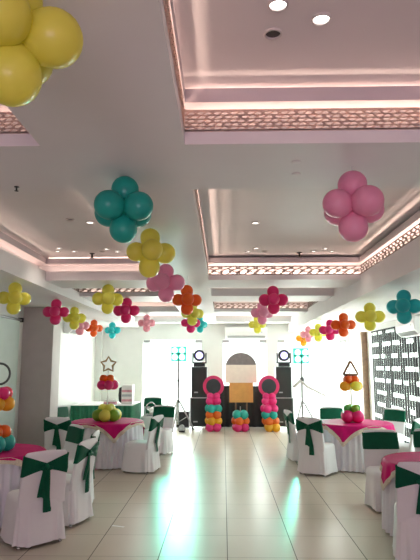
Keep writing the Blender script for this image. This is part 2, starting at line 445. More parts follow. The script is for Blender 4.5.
# ------------------------------------------------------------------ air conditioners
def aircon(loc, rz, w, label, h=.32, d=.22):
    t = thing('air_conditioner', label, 'air conditioner', loc, rz, 'wall air conditioners')   # local: back at y=0, front -y
    bm = bmesh.new(); prof = [(0, 0), (-d*.55, 0), (-d*.95, h*.28), (-d, h*.6), (-d*.93, h), (0, h)]
    a = [bm.verts.new((-w/2, p[0], p[1])) for p in prof]; b = [bm.verts.new((w/2, p[0], p[1])) for p in prof]
    bm.faces.new(a); bm.faces.new(list(reversed(b)))
    for i in range(len(prof)): j = (i+1) % len(prof); bm.faces.new((a[j], a[i], b[i], b[j]))
    bmesh.ops.recalc_face_normals(bm, faces=bm.faces)
    obj('housing', bm, M_WHITE, t, bevel=.012)
    bm = bmesh.new()
    v = [bm.verts.new(p) for p in ((-w*.45, -d*.58-.004, .01), (w*.45, -d*.58-.004, .01), (w*.45, -d*.90-.004, h*.235), (-w*.45, -d*.90-.004, h*.235))]
    f = bm.faces.new(v); bmesh.ops.solidify(bm, geom=[f], thickness=.006)
    obj('air_flap', bm, mat('flap_grey', (.42, .43, .43), .5, noise=.05), t)
    bm = bmesh.new(); cbox(bm, (w*.36, -d-.001, h*.55), (.05, .006, .02)); obj('display_window', bm, M_CASE, t)
aircon((.64, YB, 2.335), 0, 1.16, 'white wall air conditioner above the middle glass door')
aircon((XR-.05, 9.75, 2.14), PI/2*-1, 1.0, 'white air conditioner high on the right window wall')
aircon((XL, 12.4, 2.32), PI/2, .9, 'white air conditioner high on the far left wall')

# roller blind on the left wall
t = thing('roller_blind', 'pale green drawn roller blind on the left wall before the pillar', 'blind', (XL, 7.6, 0))
bm = bmesh.new(); box(bm, .045, .05, -1.75, 1.62, .35, 2.38)
obj('blind_fabric', bm, mat('blind_cloth', (.62, .70, .66), .7, noise=.04, nscale=4), t)
bm = bmesh.new(); cyl(bm, (.05, -1.8, 2.40), (.05, 1.68, 2.40), .022); obj('blind_tube', bm, M_CASE, t)
bm = bmesh.new(); box(bm, 0, .09, 1.66, 1.70, 2.365, 2.44); obj('blind_bracket', bm, M_DARK, t)
bm = bmesh.new(); box(bm, 0, .09, -1.84, -1.80, 2.365, 2.44); obj('blind_bracket', bm, M_DARK, t)
bm = bmesh.new(); box(bm, .038, .058, -1.75, 1.62, .33, .36); obj('bottom_bar', bm, M_CASE, t)

# ------------------------------------------------------------------ chairs
CH = .845; SEAT = .44
def lean(z): return -.185 - max(0, (z-.42))*.19
def wid(z): return .220 - max(0, (z-.46))*.035
def perim(th, z, off=0.0, n=4.5, t=.052):
    c, s = math.cos(th), math.sin(th)
    return ((wid(z)+off)*sgnpow(c, 2/n), lean(z) + (t/2+off)*sgnpow(s, 2/n))
def chair_cover(seed):
    r = random.Random(seed); bm = bmesh.new(); n = 72
    ph = [r.uniform(0, 6.28) for _ in range(4)]
    rings = []
    rows = [(SEAT, .0), (SEAT+.006, .5), (SEAT, .86), (SEAT-.018, .97), (SEAT-.05, 1.0), (.36, 1.0), (.28, 1.01), (.2, 1.02), (.12, 1.03), (.06, 1.04), (.028, 1.05)]
    yc0, hy0 = .01, .225
    for z, s in rows:
        ring = []
        for k in range(n):
            th = 2*PI*k/n; c, sn = math.cos(th), math.sin(th); e = 2/5
            x = .226*s*sgnpow(c, e); y = yc0 + hy0*s*sgnpow(sn, e)
            d = max(0, (SEAT-.06-z)/.38)
            f = d*(.014*math.sin(7*th+ph[0]) + .012*math.sin(13*th+ph[1]) + .008*math.sin(23*th+ph[2]))
            L = math.hypot(c, sn)
            x += f*c + .012*d*c; y += f*sn + .016*d*sn
            zz = z + (.007*math.sin(5*th+ph[3]) if z < .05 else 0)
            ring.append(bm.verts.new((x, y, zz)))
        rings.append(ring)
    top = bm.verts.new((0, yc0, SEAT+.008))
    for k in range(n): bm.faces.new((top, rings[1][k], rings[1][(k+1) % n]))
    for a, b in zip(rings[1:], rings[2:]):
        for k in range(n): bm.faces.new((a[k], b[k], b[(k+1) % n], a[(k+1) % n]))
    for v in rings[0]: bm.verts.remove(v)
    # back, a padded panel
    prev = None; m = 48
    zs = [.36, .44, .52, .6, .68, .75, .80, .825, .838, .845]
    for i, z in enumerate(zs):
        sh = 0 if z < .8 else (.004 if z < .82 else (.009 if z < .83 else (.016 if z < .84 else .024)))
        ring = []
        for k in range(m):
            th = 2*PI*k/m; x, y = perim(th, z, -sh)
            zz = z + .012*(1-(x/.2)**2) if z > .75 else z
            ring.append(bm.verts.new((x, y, zz)))
        if prev:
            for k in range(m): bm.faces.new((prev[k], prev[(k+1) % m], ring[(k+1) % m], ring[k]))
        prev = ring
    bm.faces.new(prev)
    bmesh.ops.recalc_face_normals(bm, faces=bm.faces)
    return bm
def sash_band():
    bm = bmesh.new(); n = 96; cols = []
    for k in range(n):
        th = 2*PI*k/n; c, s = math.cos(th), math.sin(th)
        x, _ = perim(th, .73); u = min(1, abs(x)/.2)
        if s >= 0: zt, zb = .822, .632
        else:
            zt, zb = .735+(.822-.735)*u**1.1, .690-(.690-.632)*u**1.3
        col = []
        for i in range(5):
            z = zb+(zt-zb)*i/4
            o = .007 + (.003*math.sin(i*2.2+u*5) if s < 0 else 0)
            px, py = perim(th, z, o); col.append(bm.verts.new((px, py, z + .010*(1-(px/.2)**2)*(i/4))))
        cols.append(col)
    for k in range(n):
        a, b = cols[k], cols[(k+1) % n]
        for i in range(4): bm.faces.new((a[i], b[i], b[i+1], a[i+1]))
    bmesh.ops.recalc_face_normals(bm, faces=bm.faces)
    return bm
def blob(bm, c, r, n=10):
    prof = [(math.sin(PI*i/8), -math.cos(PI*i/8)) for i in range(9)]
    v0 = len(bm.verts); lathe(bm, prof, n); bm.verts.ensure_lookup_table()
    for v in bm.verts[v0:]: v.co = Vector((v.co.x*r[0]+c[0], v.co.y*r[1]+c[1], v.co.z*r[2]+c[2]))
def tail(side, L, seed):
    r = random.Random(seed); bm = bmesh.new(); N = 9; prev = None
    for i in range(N+1):
        u = i/N; z = .70-L*u; w = .018+.022*u; x = side*(.012+.02*u)
        y = min(lean(max(z, .42)) - .026, -.215 if z < .5 else 0) - .016 - .006*math.sin(u*5+seed) - .02*u
        sl = .012*math.sin(u*4+seed)
        q = [bm.verts.new(p) for p in ((x-w, y+sl*.4, z), (x, y-.008, z), (x+w, y-sl*.4, z+ (.03*side if i == N else 0)), (x+w, y+.004-sl*.4, z), (x, y-.003, z), (x-w, y+.005+sl*.4, z))]
        if prev:
            for k in range(6): bm.faces.new((prev[k], prev[(k+1) % 6], q[(k+1) % 6], q[k]))
        else: bm.faces.new(q)
        prev = q
    bm.faces.new(list(reversed(prev))); bmesh.ops.recalc_face_normals(bm, faces=bm.faces)
    return bm
G_CH = 'covered banquet chairs around the tables'
def make_chair(seed):
    t = thing('banquet_chair', 'x', 'chair', (0, 0, 0), 0, G_CH)
    obj('chair_cover', chair_cover(seed), M_COVER, t, True)
    for sx in (-1, 1):
        for sy in (-1, 1):
            bm = bmesh.new(); cyl(bm, (sx*.195, .01+sy*.195, .008), (sx*.17, .01+sy*.17, SEAT-.03), .011, 10)
            lathe(bm, [(0, 0), (.017, 0), (.017, .014), (.011, .02)], 12, (sx*.195, .01+sy*.195, 0))
            obj('leg', bm, M_STEEL, t, True)
    s = obj('sash', sash_band(), M_SASH, t, True)
    bm = bmesh.new(); blob(bm, (0, lean(.71)-.045, .712), (.026, .018, .03)); obj('bow_knot', bm, M_SASH, s, True)
    bm = bmesh.new(); blob(bm, (.03, lean(.71)-.046, .70), (.03, .012, .022)); blob(bm, (-.03, lean(.71)-.046, .70), (.03, .012, .022)); obj('bow_loop', bm, M_SASH, s, True)
    obj('sash_tail', tail(1, .40, seed), M_SASH, s); obj('sash_tail', tail(-1, .26, seed+1), M_SASH, s)
    return t
chA = make_chair(1); chB = make_chair(5)
R = math.radians
CHAIRS = [
    (-1.82, 5.42, 38, 'white covered chair in left foreground, dark green bow facing out, beside the teal balloons table'),
    (-1.71, 6.06, 76, 'white covered chair directly behind the left foreground chair, bow turned right'),
    (-1.80, 6.68, 93, 'mostly hidden covered chair third behind the left foreground chair, one long green tail showing'),
    (-2.16, 7.2, 130, 'white chair with flat bright green band facing out, between left foreground chairs and pillar'),
    (-2.49, 8.62, -6, 'grey-white chair by the left pillar with green bow, left of the star table'),
    (-2.90, 10.5, -110, 'half hidden chair with teal green band just past the left pillar'),
    (-1.28, 8.78, 72, 'white chair at right of the star table, grey-backed bow and long tail beside the aisle'),
    (-1.22, 10.5, 165, 'white chair with wide green band behind the star table, beside the aisle'),
    (-1.71, 13.1, 180, 'far chair with green back right of the green skirted buffet, silver pot on seat'),
    (1.38, 9.78, -78, 'slim side-on white chair nearest the right balloon column, green band on its left edge'),
    (1.44, 8.66, -36, 'white chair with green bow and tail in front of the triangle table'),
    (2.03, 10.22, 180, 'far chair behind the triangle table, only its green band showing'),
    (2.90, 9.95, 128, 'white chair with bright green band against the dark slatted screen'),
    (2.75, 8.55, 45, 'narrow side-on chair with green bow in front of the slatted screen'),
    (2.58, 6.78, 178, 'covered chair with dark green band cut by right photo edge, behind bare magenta table'),
    (1.93, 6.65, 182, 'covered chair with broad dark green band at the far left side of bare magenta table'),
    (1.71, 4.95, -14, 'closest right chair, white back with green bow cut off by the right photo edge'),
]
for i, (x, y, a, lab) in enumerate(CHAIRS):
    if i == 0: chA.location = (x, y, 0); chA.rotation_euler = (0, 0, R(a)); chA['label'] = lab
    elif i == 1: chB.location = (x, y, 0); chB.rotation_euler = (0, 0, R(a)); chB['label'] = lab
    else: dup(chA if i % 2 == 0 else chB, (x, y, 0), R(a), lab)
# pot on the far chair
t = thing('steel_pot', 'silver round pot with arched handle on the far green-backed chair', 'pot', (-1.71, 13.03, SEAT+.012))
bm = bmesh.new(); lathe(bm, [(0, 0), (.10, 0), (.125, .05), (.125, .12), (.09, .17), (.03, .185), (0, .186)], 24); obj('pot_body', bm, M_STEEL, t, True)
bm = bmesh.new(); tube(bm, [(.125*math.cos(PI*k/12), 0, .12+.17*math.sin(PI*k/12)) for k in range(13)], .012); obj('pot_handle', bm, M_STEEL, t, True)
bm = bmesh.new(); blob(bm, (0, 0, .2), (.02, .02, .018)); obj('lid_knob', bm, M_DARK, t, True)

# ------------------------------------------------------------------ round tables
TZ = .69; TR = .585
def round_table(x, y, rz, sq, where, idx):
    t = thing('round_table', 'round table under %s' % where, 'table', (x, y, 0), 0, 'round banquet tables')
    bm = bmesh.new(); lathe(bm, [(0, TZ-.03), (TR-.012, TZ-.03), (TR-.012, TZ-.008), (0, TZ-.008)], 48); obj('tabletop', bm, M_BROWN, t)
    for k in range(4):
        a = PI/4+k*PI/2; bm = bmesh.new(); cyl(bm, (.42*math.cos(a), .42*math.sin(a), 0), (.38*math.cos(a), .38*math.sin(a), TZ-.03), .015); obj('leg', bm, M_STEEL, t)
    # pleated white skirt
    bm = bmesh.new(); n = 288; zs = [TZ-.003, TZ-.012, TZ-.05, .55, .4, .25, .12, .015]; rings = []; rr = random.Random(idx)
    p1, p2 = rr.uniform(0, 6), rr.uniform(0, 6)
    for i, z in enumerate(zs):
        u = max(0, (TZ-.02-z)/(TZ-.02)); ring = []
        for k in range(n):
            th = 2*PI*k/n
            rad = TR+.002 + u*.03 + min(1, u*6)*(.014+.012*u)*math.sin(38*th+p1+.8*math.sin(5*th+p2)) + .006*u*math.sin(9*th+p2)
            if i == 0: rad = TR-.006
            ring.append(bm.verts.new((rad*math.cos(th), rad*math.sin(th), z)))
        rings.append(ring)
    bm.faces.new(rings[0])
    for a, b in zip(rings, rings[1:]):
        for k in range(n): bm.faces.new((a[k], b[k], b[(k+1) % n], a[(k+1) % n]))
    o = obj('tablecloth', bm, M_SKIRT, None, True, (x, y, 0)); tag(o, 'pleated floor-length white skirt cloth under %s' % where, 'tablecloth', 'white pleated table skirts')
    # square satin overlay, corners hanging
    def overlay_pt(th, rad, lift=0.0):
        L = rad-TR-.006
        if L <= 0: return Vector((rad*math.cos(th), rad*math.sin(th), TZ+.004+lift))
        fold = min(1, L/.12)*(.014*math.sin(18*th+p1)+.010*math.sin(31*th+p2))
        r2 = TR+.024+lift + .035*min(1, L/.3) + fold*.8
        bend = .02*(1-math.exp(-L/.02))
        return Vector((min(r2, TR+.006+L*1.2+lift)*math.cos(th), min(r2, TR+.006+L*1.2+lift)*math.sin(th), TZ+.004-L*.97))
    n = 240
    def bound(th):
        c, s = math.cos(th-rz), math.sin(th-rz); b = sq/2/max(abs(c), abs(s)); return min(b, sq/2*1.385)
    bm = bmesh.new(); rings = []
    fr = [.25, .5, .7, .85, .95, 1.0]
    for f in fr: rings.append([bm.verts.new(overlay_pt(2*PI*k/n, TR*f)) for k in range(n)])
    M = 10
    for j in range(1, M+1):
        rings.append([bm.verts.new(overlay_pt(2*PI*k/n, TR+(bound(2*PI*k/n)-TR)*j/M)) for k in range(n)])
    c = bm.verts.new((0, 0, TZ+.004))
    for k in range(n): bm.faces.new((c, rings[0][k], rings[0][(k+1) % n]))
    for a, b in zip(rings, rings[1:]):
        for k in range(n): bm.faces.new((a[k], b[k], b[(k+1) % n], a[(k+1) % n]))
    o = obj('table_overlay', bm, M_PINK, None, True, (x, y, 0)); tag(o, 'square magenta satin overlay with beige edging on %s' % where, 'tablecloth', 'magenta table overlays')
    bm = bmesh.new(); rings = []
    for d in (-.066, -.03, .004):
        rings.append([bm.verts.new(overlay_pt(2*PI*k/n, bound(2*PI*k/n)+d, .004)) for k in range(n)])
    for a, b in zip(rings, rings[1:]):
        for k in range(n): bm.faces.new((a[k], b[k], b[(k+1) % n], a[(k+1) % n]))
    tr = obj('edge_trim', bm, M_TRIM, o, True); tr['label'] = 'beige lace edging'
TABLES = [
    (-2.62, 6.2, R(30), 1.27, 'the left foreground table with teal balloons', 1),
    (-1.98, 9.42, R(67), 1.27, 'the left aisle table with the star centrepiece', 2),
    (2.18, 9.28, R(15), 1.31, 'the right table with the triangle centrepiece', 3),
    (2.23, 5.7, R(48), 1.27, 'the bare table at the right photo edge', 4),
]
for a in TABLES: round_table(*a)

# centrepieces
def ring_of(parent, cols, R_, rad, z, ph=0.0, tilt=0.0):
    n = len(cols)
    for k, c in enumerate(cols):
        a = 2*PI*k/n+ph; balloon(parent, c, (rad*math.cos(a), rad*math.sin(a), z), R_, (0, 0, z+tilt))
def centrepiece(x, y, label, lower, upper, shape, top_z):
    t = thing('balloon_centrepiece', label, 'table centrepiece', (x, y, TZ+.006), 0, 'balloon centrepieces on the tables')
    bm = bmesh.new(); cyl(bm, (0, 0, .0), (0, 0, top_z), .011, 10); lathe(bm, [(0, 0), (.07, 0), (.07, .008), (.02, .014)], 20); obj('pole', bm, M_WHITE, t, True)
    for cols, Rr, rad, z, ph in lower+upper: ring_of(t, cols, Rr, rad, z, ph)
    bm = bmesh.new()
    if shape == 'star':
        pts = []
        for k in range(10):
            r_ = .135 if k % 2 == 0 else .075; a = PI/2+k*PI/5; pts.append((r_*math.cos(a), 0, top_z+.085+r_*math.sin(a)))
        tube(bm, pts, .018, 8, True); m = M_STAR
    elif shape == 'triangle':
        P3 = [(-.125, 0, top_z-.035), (.125, 0, top_z-.035), (0, 0, top_z+.20)]; pts = []
        for i in range(3):
            a, b = Vector(P3[i]), Vector(P3[(i+1) % 3])
            for k in (.04, .5, .96): pts.append(a.lerp(b, k))
        tube(bm, pts, .019, 8, True); m = M_FRAMEB
    else:
        tube(bm, [(.115*math.cos(2*PI*k/28), 0, top_z+.09+.115*math.sin(2*PI*k/28)) for k in range(28)], .013, 8, True); m = M_RINGD
    o = obj({'star': 'star_frame', 'triangle': 'triangle_frame', 'ring': 'ring_frame'}[shape], bm, m, t, True); o['label'] = {'star': 'bronze star outline', 'triangle': 'brown triangle outline', 'ring': 'dark ring outline'}[shape]
centrepiece(-1.98, 9.38, 'table centrepiece of lime and yellow balloons topped by a star outline',
    [(['lime', 'green', 'lime', 'green', 'lime', 'green'], .105, .15, .10, .5), (['yellow', 'lime', 'yellow'], .085, .075, .20, .9)],
    [(['hotpink', 'magenta', 'hotpink', 'magenta'], .085, .10, .60, .35), (['orange', 'orange', 'orange'], .07, .075, .705, 1.2)], 'star', .86)
centrepiece(2.14, 9.26, 'table centrepiece of hot pink and green balloons topped by a triangle outline',
    [(['hotpink']*4, .105, .115, .10, .6), (['leaf', 'green', 'leaf', 'green'], .068, .085, .225, .3)],
    [(['gold', 'yellow', 'gold', 'yellow'], .085, .13, .59, .4), (['orange', 'orange', 'orange', 'orange'], .07, .075, .695, .8)], 'triangle', .81)
centrepiece(-2.52, 6.12, 'table centrepiece of teal and orange balloons topped by a dark ring, at left photo edge',
    [(['teal']*4, .095, .115, .095, .5), (['orange']*4, .078, .08, .215, .3)],
    [(['gold']*4, .085, .095, .52, .3), (['red', 'hotpink', 'red', 'hotpink'], .075, .09, .635, .9)], 'ring', .76)

# ------------------------------------------------------------------ buffet at the back left
t = thing('buffet_table', 'long buffet table with white top and pleated green skirting by back wall', 'table', (-2.72, 12.9, 0))
bm = bmesh.new(); box(bm, -.68, .68, -.62, .62, .70, .735); obj('tabletop', bm, M_WTOP, t, bevel=.01)
bm = bmesh.new(); n = 360; rings = []
def rect_pt(u, hx, hy):
    Pm = 4*(hx+hy); s = u*Pm
    for (ax, ay, bx, by, L, nx, ny) in ((-hx, -hy, hx, -hy, 2*hx, 0, -1), (hx, -hy, hx, hy, 2*hy, 1, 0), (hx, hy, -hx, hy, 2*hx, 0, 1), (-hx, hy, -hx, -hy, 2*hy, -1, 0)):
        if s <= L: return (ax+(bx-ax)*s/L, ay+(by-ay)*s/L, nx, ny)
        s -= L
    return (-hx, -hy, -1, 0)
for i, z in enumerate((.725, .69, .4, .02)):
    ring = []
    for k in range(n):
        px, py, nx, ny = rect_pt(k/n, .69, .63); f = (.004, .011, .017, .020)[i]*math.sin(2*PI*k/n*56)+.012
        ring.append(bm.verts.new((px+nx*f, py+ny*f, z)))
    rings.append(ring)
for a, b in zip(rings, rings[1:]):
    for k in range(n): bm.faces.new((a[k], b[k], b[(k+1) % n], a[(k+1) % n]))
obj('table_skirting', bm, M_GSK, t, True)
for sx in (-1, 1):
    for sy in (-1, 1):
        bm = bmesh.new(); cyl(bm, (sx*.62, sy*.54, 0), (sx*.62, sy*.54, .70), .018); obj('leg', bm, M_STEEL, t)
M_PK = mat('carton_pink', (.75, .35, .42), .6, noise=.25, nscale=16); M_PW = mat('carton_white', (.80, .76, .75), .6, noise=.06, nscale=16); M_GY = mat('carton_grey', (.45, .46, .48), .6, noise=.15, nscale=20)
t = thing('display_box', 'tall white box with pink bands and dark curved side on the buffet', 'box', (-2.24, 12.75, .736))
bm = bmesh.new(); box(bm, -.10, .15, -.16, .16, 0, .43); obj('box_body', bm, M_PW, t, bevel=.012)
for z in (.06, .17, .27): 
    bm = bmesh.new(); box(bm, -.09, .14, -.164, -.158, z, z+.05); obj('front_band', bm, M_PK if z != .17 else M_GY, t)
bm = bmesh.new(); pr = [(-.10, .02), (-.16, .06), (-.175, .2), (-.16, .36), (-.10, .39)]
a = [bm.verts.new((p[0], -.13, p[1])) for p in pr]; b = [bm.verts.new((p[0], .13, p[1])) for p in pr]
bm.faces.new(a); bm.faces.new(list(reversed(b)))
for i in range(5): j = (i+1) % 5; bm.faces.new((a[j], a[i], b[i], b[j]))
bmesh.ops.recalc_face_normals(bm, faces=bm.faces); o = obj('side_cover', bm, M_DARK, t); o['label'] = 'dark curved side'
for k, (dx, dy, w, m, lab) in enumerate(((-2.56, 12.45, .27, M_PK, 'low pink carton at left bottom of the small stack on buffet'), (-2.57, 12.45, .24, M_PW, 'thin white carton lying on top of the low pink carton'), )):
    bm = bmesh.new(); box(bm, -w/2, w/2, -.1, .1, 0, .065 if k == 0 else .045); o = obj('carton', bm, m, None, False, (dx, dy, .736 if k == 0 else .8015), .004); tag(o, lab, 'carton', 'cartons on the buffet')

bm = bmesh.new(); box(bm, -.07, .07, -.016, .016, 0, .0015); o = obj('glint_strip', bm, M_WHITE, None, False, (-1.092, 5.87, .001)); o.rotation_euler = (0, 0, -.35)  # sun glint on the tiles, shaped as a thin white strip
tag(o, 'small white strip standing in for a sun glint on the floor tiles by the left aisle', 'glint strip')
bm = bmesh.new(); rq = random.Random(4)
tube(bm, [(0, 0, 0), (.02, 0, .7), (-.02, .02, 1.4), (.03, 0, 2.3)], [.012, .010, .008, .006], 6)
shrub = obj('bare_shrub', bm, M_FRAMEB, None, False, (-2.12, 16.2, -.15)); tag(shrub, 'bare thin twiggy shrub standing outside left glass door', 'shrub')
for z in (.9, 1.05, 1.2, 1.5, 1.8, 2.0, 2.15):
    bm = bmesh.new(); sg = rq.choice((-1, 1)); tube(bm, [(0, 0, z), (sg*.10, .02, z+.05), (sg*rq.uniform(.16, .3), .03, z+rq.uniform(-.02, .1))], [.008, .007, .005], 6); obj('twig', bm, M_FRAMEB, shrub)

# ------------------------------------------------------------------ ceiling balloon flowers
cp, sp, cyw, syw = math.cos(PIT), math.sin(PIT), math.cos(YAW), math.sin(YAW)
def world_at(px, py, Y):
    a = (px-210)/F; b = (280-py)/F
    d = [f+a*r+b*u for f, r, u in zip((-syw*cp, cyw*cp, sp), (cyw, syw, 0), (syw*sp, -cyw*sp, cp))]
    k = Y/d[1]; return Vector((d[0]*k, Y, H+d[2]*k))
def ceil_z(x, y):
    if x > 1.8: return ZR
    if x < -2.36: return ZL
    for x0, x1 in CX:
        for y0, y1 in CY:
            if x0 < x < x1 and y0 < y < y1: return ZC
    return ZS
ribbon_m = mat('clear_ribbon', (.7, .68, .68), .3, noise=.05)
CL = [  # colour, pixel x, pixel y, distance, half size, yaw, label
    ('yellow', 13, 36, 1.36, .19, 4, 'huge yellow balloon cluster in the top left corner, nearest of all'),
    ('teal', 124.5, 206, 3.02, .2, 55, 'large teal balloon cluster on the central ceiling beam'),
    ('lime', 150, 252, 4.25, .2, 8, 'yellow balloon cluster right behind the large teal one'),
    ('pink', 166, 283, 5.35, .2, -20, 'pink balloon cluster behind the yellow one on the central beam'),
    ('orange', 187, 300, 6.7, .19, 6, 'orange balloon cluster on the central beam behind the pink one'),
    ('lime', 192.5, 313.5, 8.4, .185, 20, 'lime balloon cluster peeping below the orange one on the central beam'),
    ('hotpink', 190.5, 323, 10.3, .19, 10, 'hot pink balloon cluster low in the central row, above left speaker'),
    ('cyan', 200, 324.5, 12.2, .19, 28, 'small turquoise balloon cluster last in the central beam row'),
    ('pink', 353, 206.5, 2.9, .2, 30, 'large pink balloon cluster hanging alone at upper right'),
    ('magenta', 273.3, 300, 7.4, .2, 4, 'crimson balloon cluster right of the centre beam, before the right lattice'),
    ('pink', 262, 313, 9.2, .2, 15, 'pink balloon cluster just below and behind the crimson centre one'),
    ('lime', 257.3, 324.5, 11.9, .2, -12, 'small yellow balloon cluster above the middle column, last of its row'),
    ('cyan', 404, 306.5, 6.1, .195, -3, 'turquoise balloon cluster at the right edge of the photo'),
    ('lime', 370, 316.8, 7.45, .195, 3, 'yellow balloon cluster between the turquoise and orange ones on the right'),
    ('orange', 343.3, 325, 8.64, .195, 10, 'orange balloon cluster in the right row above the triangle table'),
    ('hotpink', 330, 330, 9.95, .195, -8, 'hot pink balloon cluster left of the orange one in right row'),
    ('lime', 318.3, 332.5, 11.4, .195, 16, 'lime balloon cluster left of the hot pink one in right row'),
    ('palepink', 308.5, 334.5, 12.6, .19, 0, 'pale pink balloon cluster far down the right row'),
    ('gold', 303.5, 338.5, 13.4, .19, 20, 'small yellow-orange balloon cluster at the far end of right row'),
    ('lime', 14.5, 295, 6.47, .2, 6, 'yellow balloon cluster at the left photo edge, above the ring centrepiece'),
    ('magenta', 56, 310, 8.25, .2, -6, 'crimson balloon cluster in front of the left pillar top'),
    ('lime', 74.5, 316.5, 9.4, .2, 12, 'yellow balloon cluster second after the pillar in the left row'),
    ('palepink', 80, 325.5, 10.6, .19, 0, 'pale pink balloon cluster half behind a yellow one on left'),
    ('orange', 94, 326, 12.2, .2, 9, 'orange balloon cluster over the buffet in the far left row'),
    ('cyan', 112.3, 330, 13.0, .2, -14, 'turquoise balloon cluster over the right end of the buffet'),
    ('lime', 107.7, 297.3, 7.35, .21, 5, 'yellow balloon cluster on the left cross beam before the lattice'),
    ('magenta', 126.5, 310, 8.95, .215, -10, 'crimson balloon cluster right of the yellow one under left coffers'),
    ('palepink', 146.7, 321.7, 12.0, .2, 3, 'faint pale pink balloon cluster above the left glass door'),
]
for col, px, py, Y, hs, yaw, lab in CL:
    c = world_at(px, py, Y); cz = ceil_z(c.x, c.y)
    if c.z+hs > cz-.003: hs_ = hs; c.z = cz-hs-.004
    t = thing('balloon_cluster', lab, 'balloon cluster', c, R(yaw) if Y < 3.1 else R(yaw)+math.atan2(-c.x, c.y), 'balloon clusters hung from the ceiling')
    Rb = hs/2.38; d = Rb*1.38; rj = random.Random(int(px*7))
    for v in ((0, 0, 1), (0, 0, -1), (1, 0, 0), (-1, 0, 0), (0, 1, 0), (0, -1, 0)):
        j = rj.uniform(.95, 1.05)
        p = Vector(v)*d*rj.uniform(.97, 1.02); p.x += rj.uniform(-.06, .06)*Rb; p.y += rj.uniform(-.06, .06)*Rb
        balloon(t, col, p, Rb*min(j, 1.0 if v[2] == 1 else 2), (0, 0, 0))
    gap = cz-c.z-d-Rb*.97
    bm = bmesh.new(); cyl(bm, (0, 0, d+Rb*.9), (0, 0, cz-c.z), .0025, 6); lathe(bm, [(0, cz-c.z-.001), (.016, cz-c.z-.001), (.016, cz-c.z-.0005)], 10)
    obj('hanging_ribbon', bm, ribbon_m, t)

# ------------------------------------------------------------------ back of the room
YC = 13.75
M_DISC = mat('grey_disc', (.035, .038, .045), .5, noise=.2, nscale=12); M_DP = mat('magenta_board', (.72, .03, .15), .5, noise=.08, nscale=8)
def disc_board(bm, r, y0, y1, z, n=48):
    lathe(bm, [(0, y0), (r, y0), (r, y1), (0, y1)], n, (0, 0, z), Matrix.Rotation(PI/2, 3, 'X'))
def column(px, rows, label, board):
    b = world_at(px, 427, YC)
    t = thing('balloon_column', label, 'balloon column', (b.x, YC, 0), 0, 'balloon columns at the back')
    for i, (c, ph, ox) in enumerate(rows):
        z = .105+.148*i
        for k in range(4):
            a = PI/4+k*PI/2+ph; balloon(t, c, (ox+.118*math.cos(a), .118*math.sin(a), z), .112, (ox, 0, z))
    bm = bmesh.new(); cyl(bm, (0, 0, 0), (0, 0, 1.0 if board else .6), .014); lathe(bm, [(0, 0), (.1, 0), (.1, .012), (0, .012)], 20); obj('pole', bm, M_POLE, t)
    if board:
        z0 = .105+.148*len(rows)
        if len(rows) < 5:
            for s in (-1, 1): balloon(t, 'hotpink', (s*.085, -.03, z0+.03), .105, (0, 0, z0))
        for s in (-1, 1): balloon(t, 'hotpink', (s*.075, -.03, z0+ (.15 if len(rows) < 5 else .08)), .09, (0, 0, z0+.1))
        zc = 1.667-(385.5-363)/F*YC+.0
        bm = bmesh.new(); disc_board(bm, .262, -.02, .02, zc); d = obj('round_board', bm, M_DP, t, bevel=.006); d['label'] = 'magenta rim'
        bm = bmesh.new(); disc_board(bm, .182, .021, .034, zc); g = obj('board_centre', bm, M_DISC, d); g['label'] = 'dark grey centre'
column(213.5, [('magenta', 0, 0), ('gold', .35, 0), ('orange', 0, 0), ('teal', .35, 0)], 'balloon column by the left speakers with round grey-centred board on top', True)
column(240.5, [('magenta', .2, 0), ('orange', .5, 0), ('teal', 0, 0)], 'short middle balloon column in front of the black counter', False)
column(269.5, [('gold', 0, .07), ('orange', .35, .03), ('teal', 0, 0), ('hotpink', .35, 0)], 'balloon column by the right speakers with round grey-centred board on top', True)

# tall plain arched board behind the middle column
b = world_at(241.5, 427, 14.02)
t = thing('display_board', 'plain tall arched board in grey, cream and orange bands behind middle balloon column', 'display board', (b.x, 14.02, 0))
def arch_slice(z0, z1, name, m, w=.40, zc=1.53):
    bm = bmesh.new(); pts = []
    N = 16
    def hw(z): return w if z <= zc else math.sqrt(max(0, w*w-(z-zc)**2))
    zs = [z0+(z1-z0)*i/N for i in range(N+1)]
    L = [(-hw(z), z) for z in zs]; Rr = [(hw(z), z) for z in reversed(zs)]
    pts = L+[p for p in Rr if p[0] > 1e-4]
    a = [bm.verts.new((p[0], -.012, p[1])) for p in pts]; c = [bm.verts.new((p[0], .012, p[1])) for p in pts]
    bm.faces.new(a); bm.faces.new(list(reversed(c)))
    for i in range(len(pts)): j = (i+1) % len(pts); bm.faces.new((a[j], a[i], c[i], c[j]))
    bmesh.ops.recalc_face_normals(bm, faces=bm.faces)
    return obj(name, bm, m, t)
o = arch_slice(1.62, 1.93, 'upper_band', mat('board_grey', (.23, .19, .19), .6, noise=.15, nscale=12)); o['label'] = 'grey-brown arched top band'
o = arch_slice(1.17, 1.62, 'middle_band', mat('board_cream', (.90, .78, .68), .6, noise=.05, nscale=8)); o['label'] = 'cream middle band'
o = arch_slice(.68, 1.17, 'lower_band', mat('board_orange', (.70, .36, .10), .6, noise=.08, nscale=8), w=.30); o['label'] = 'orange lower band'
bm = bmesh.new(); box(bm, -.16, -.12, .013, .04, 0, 1.1); box(bm, .12, .16, .013, .04, 0, 1.1); box(bm, -.2, .2, .0, .12, 0, .02); obj('board_stand', bm, M_BROWN, t)

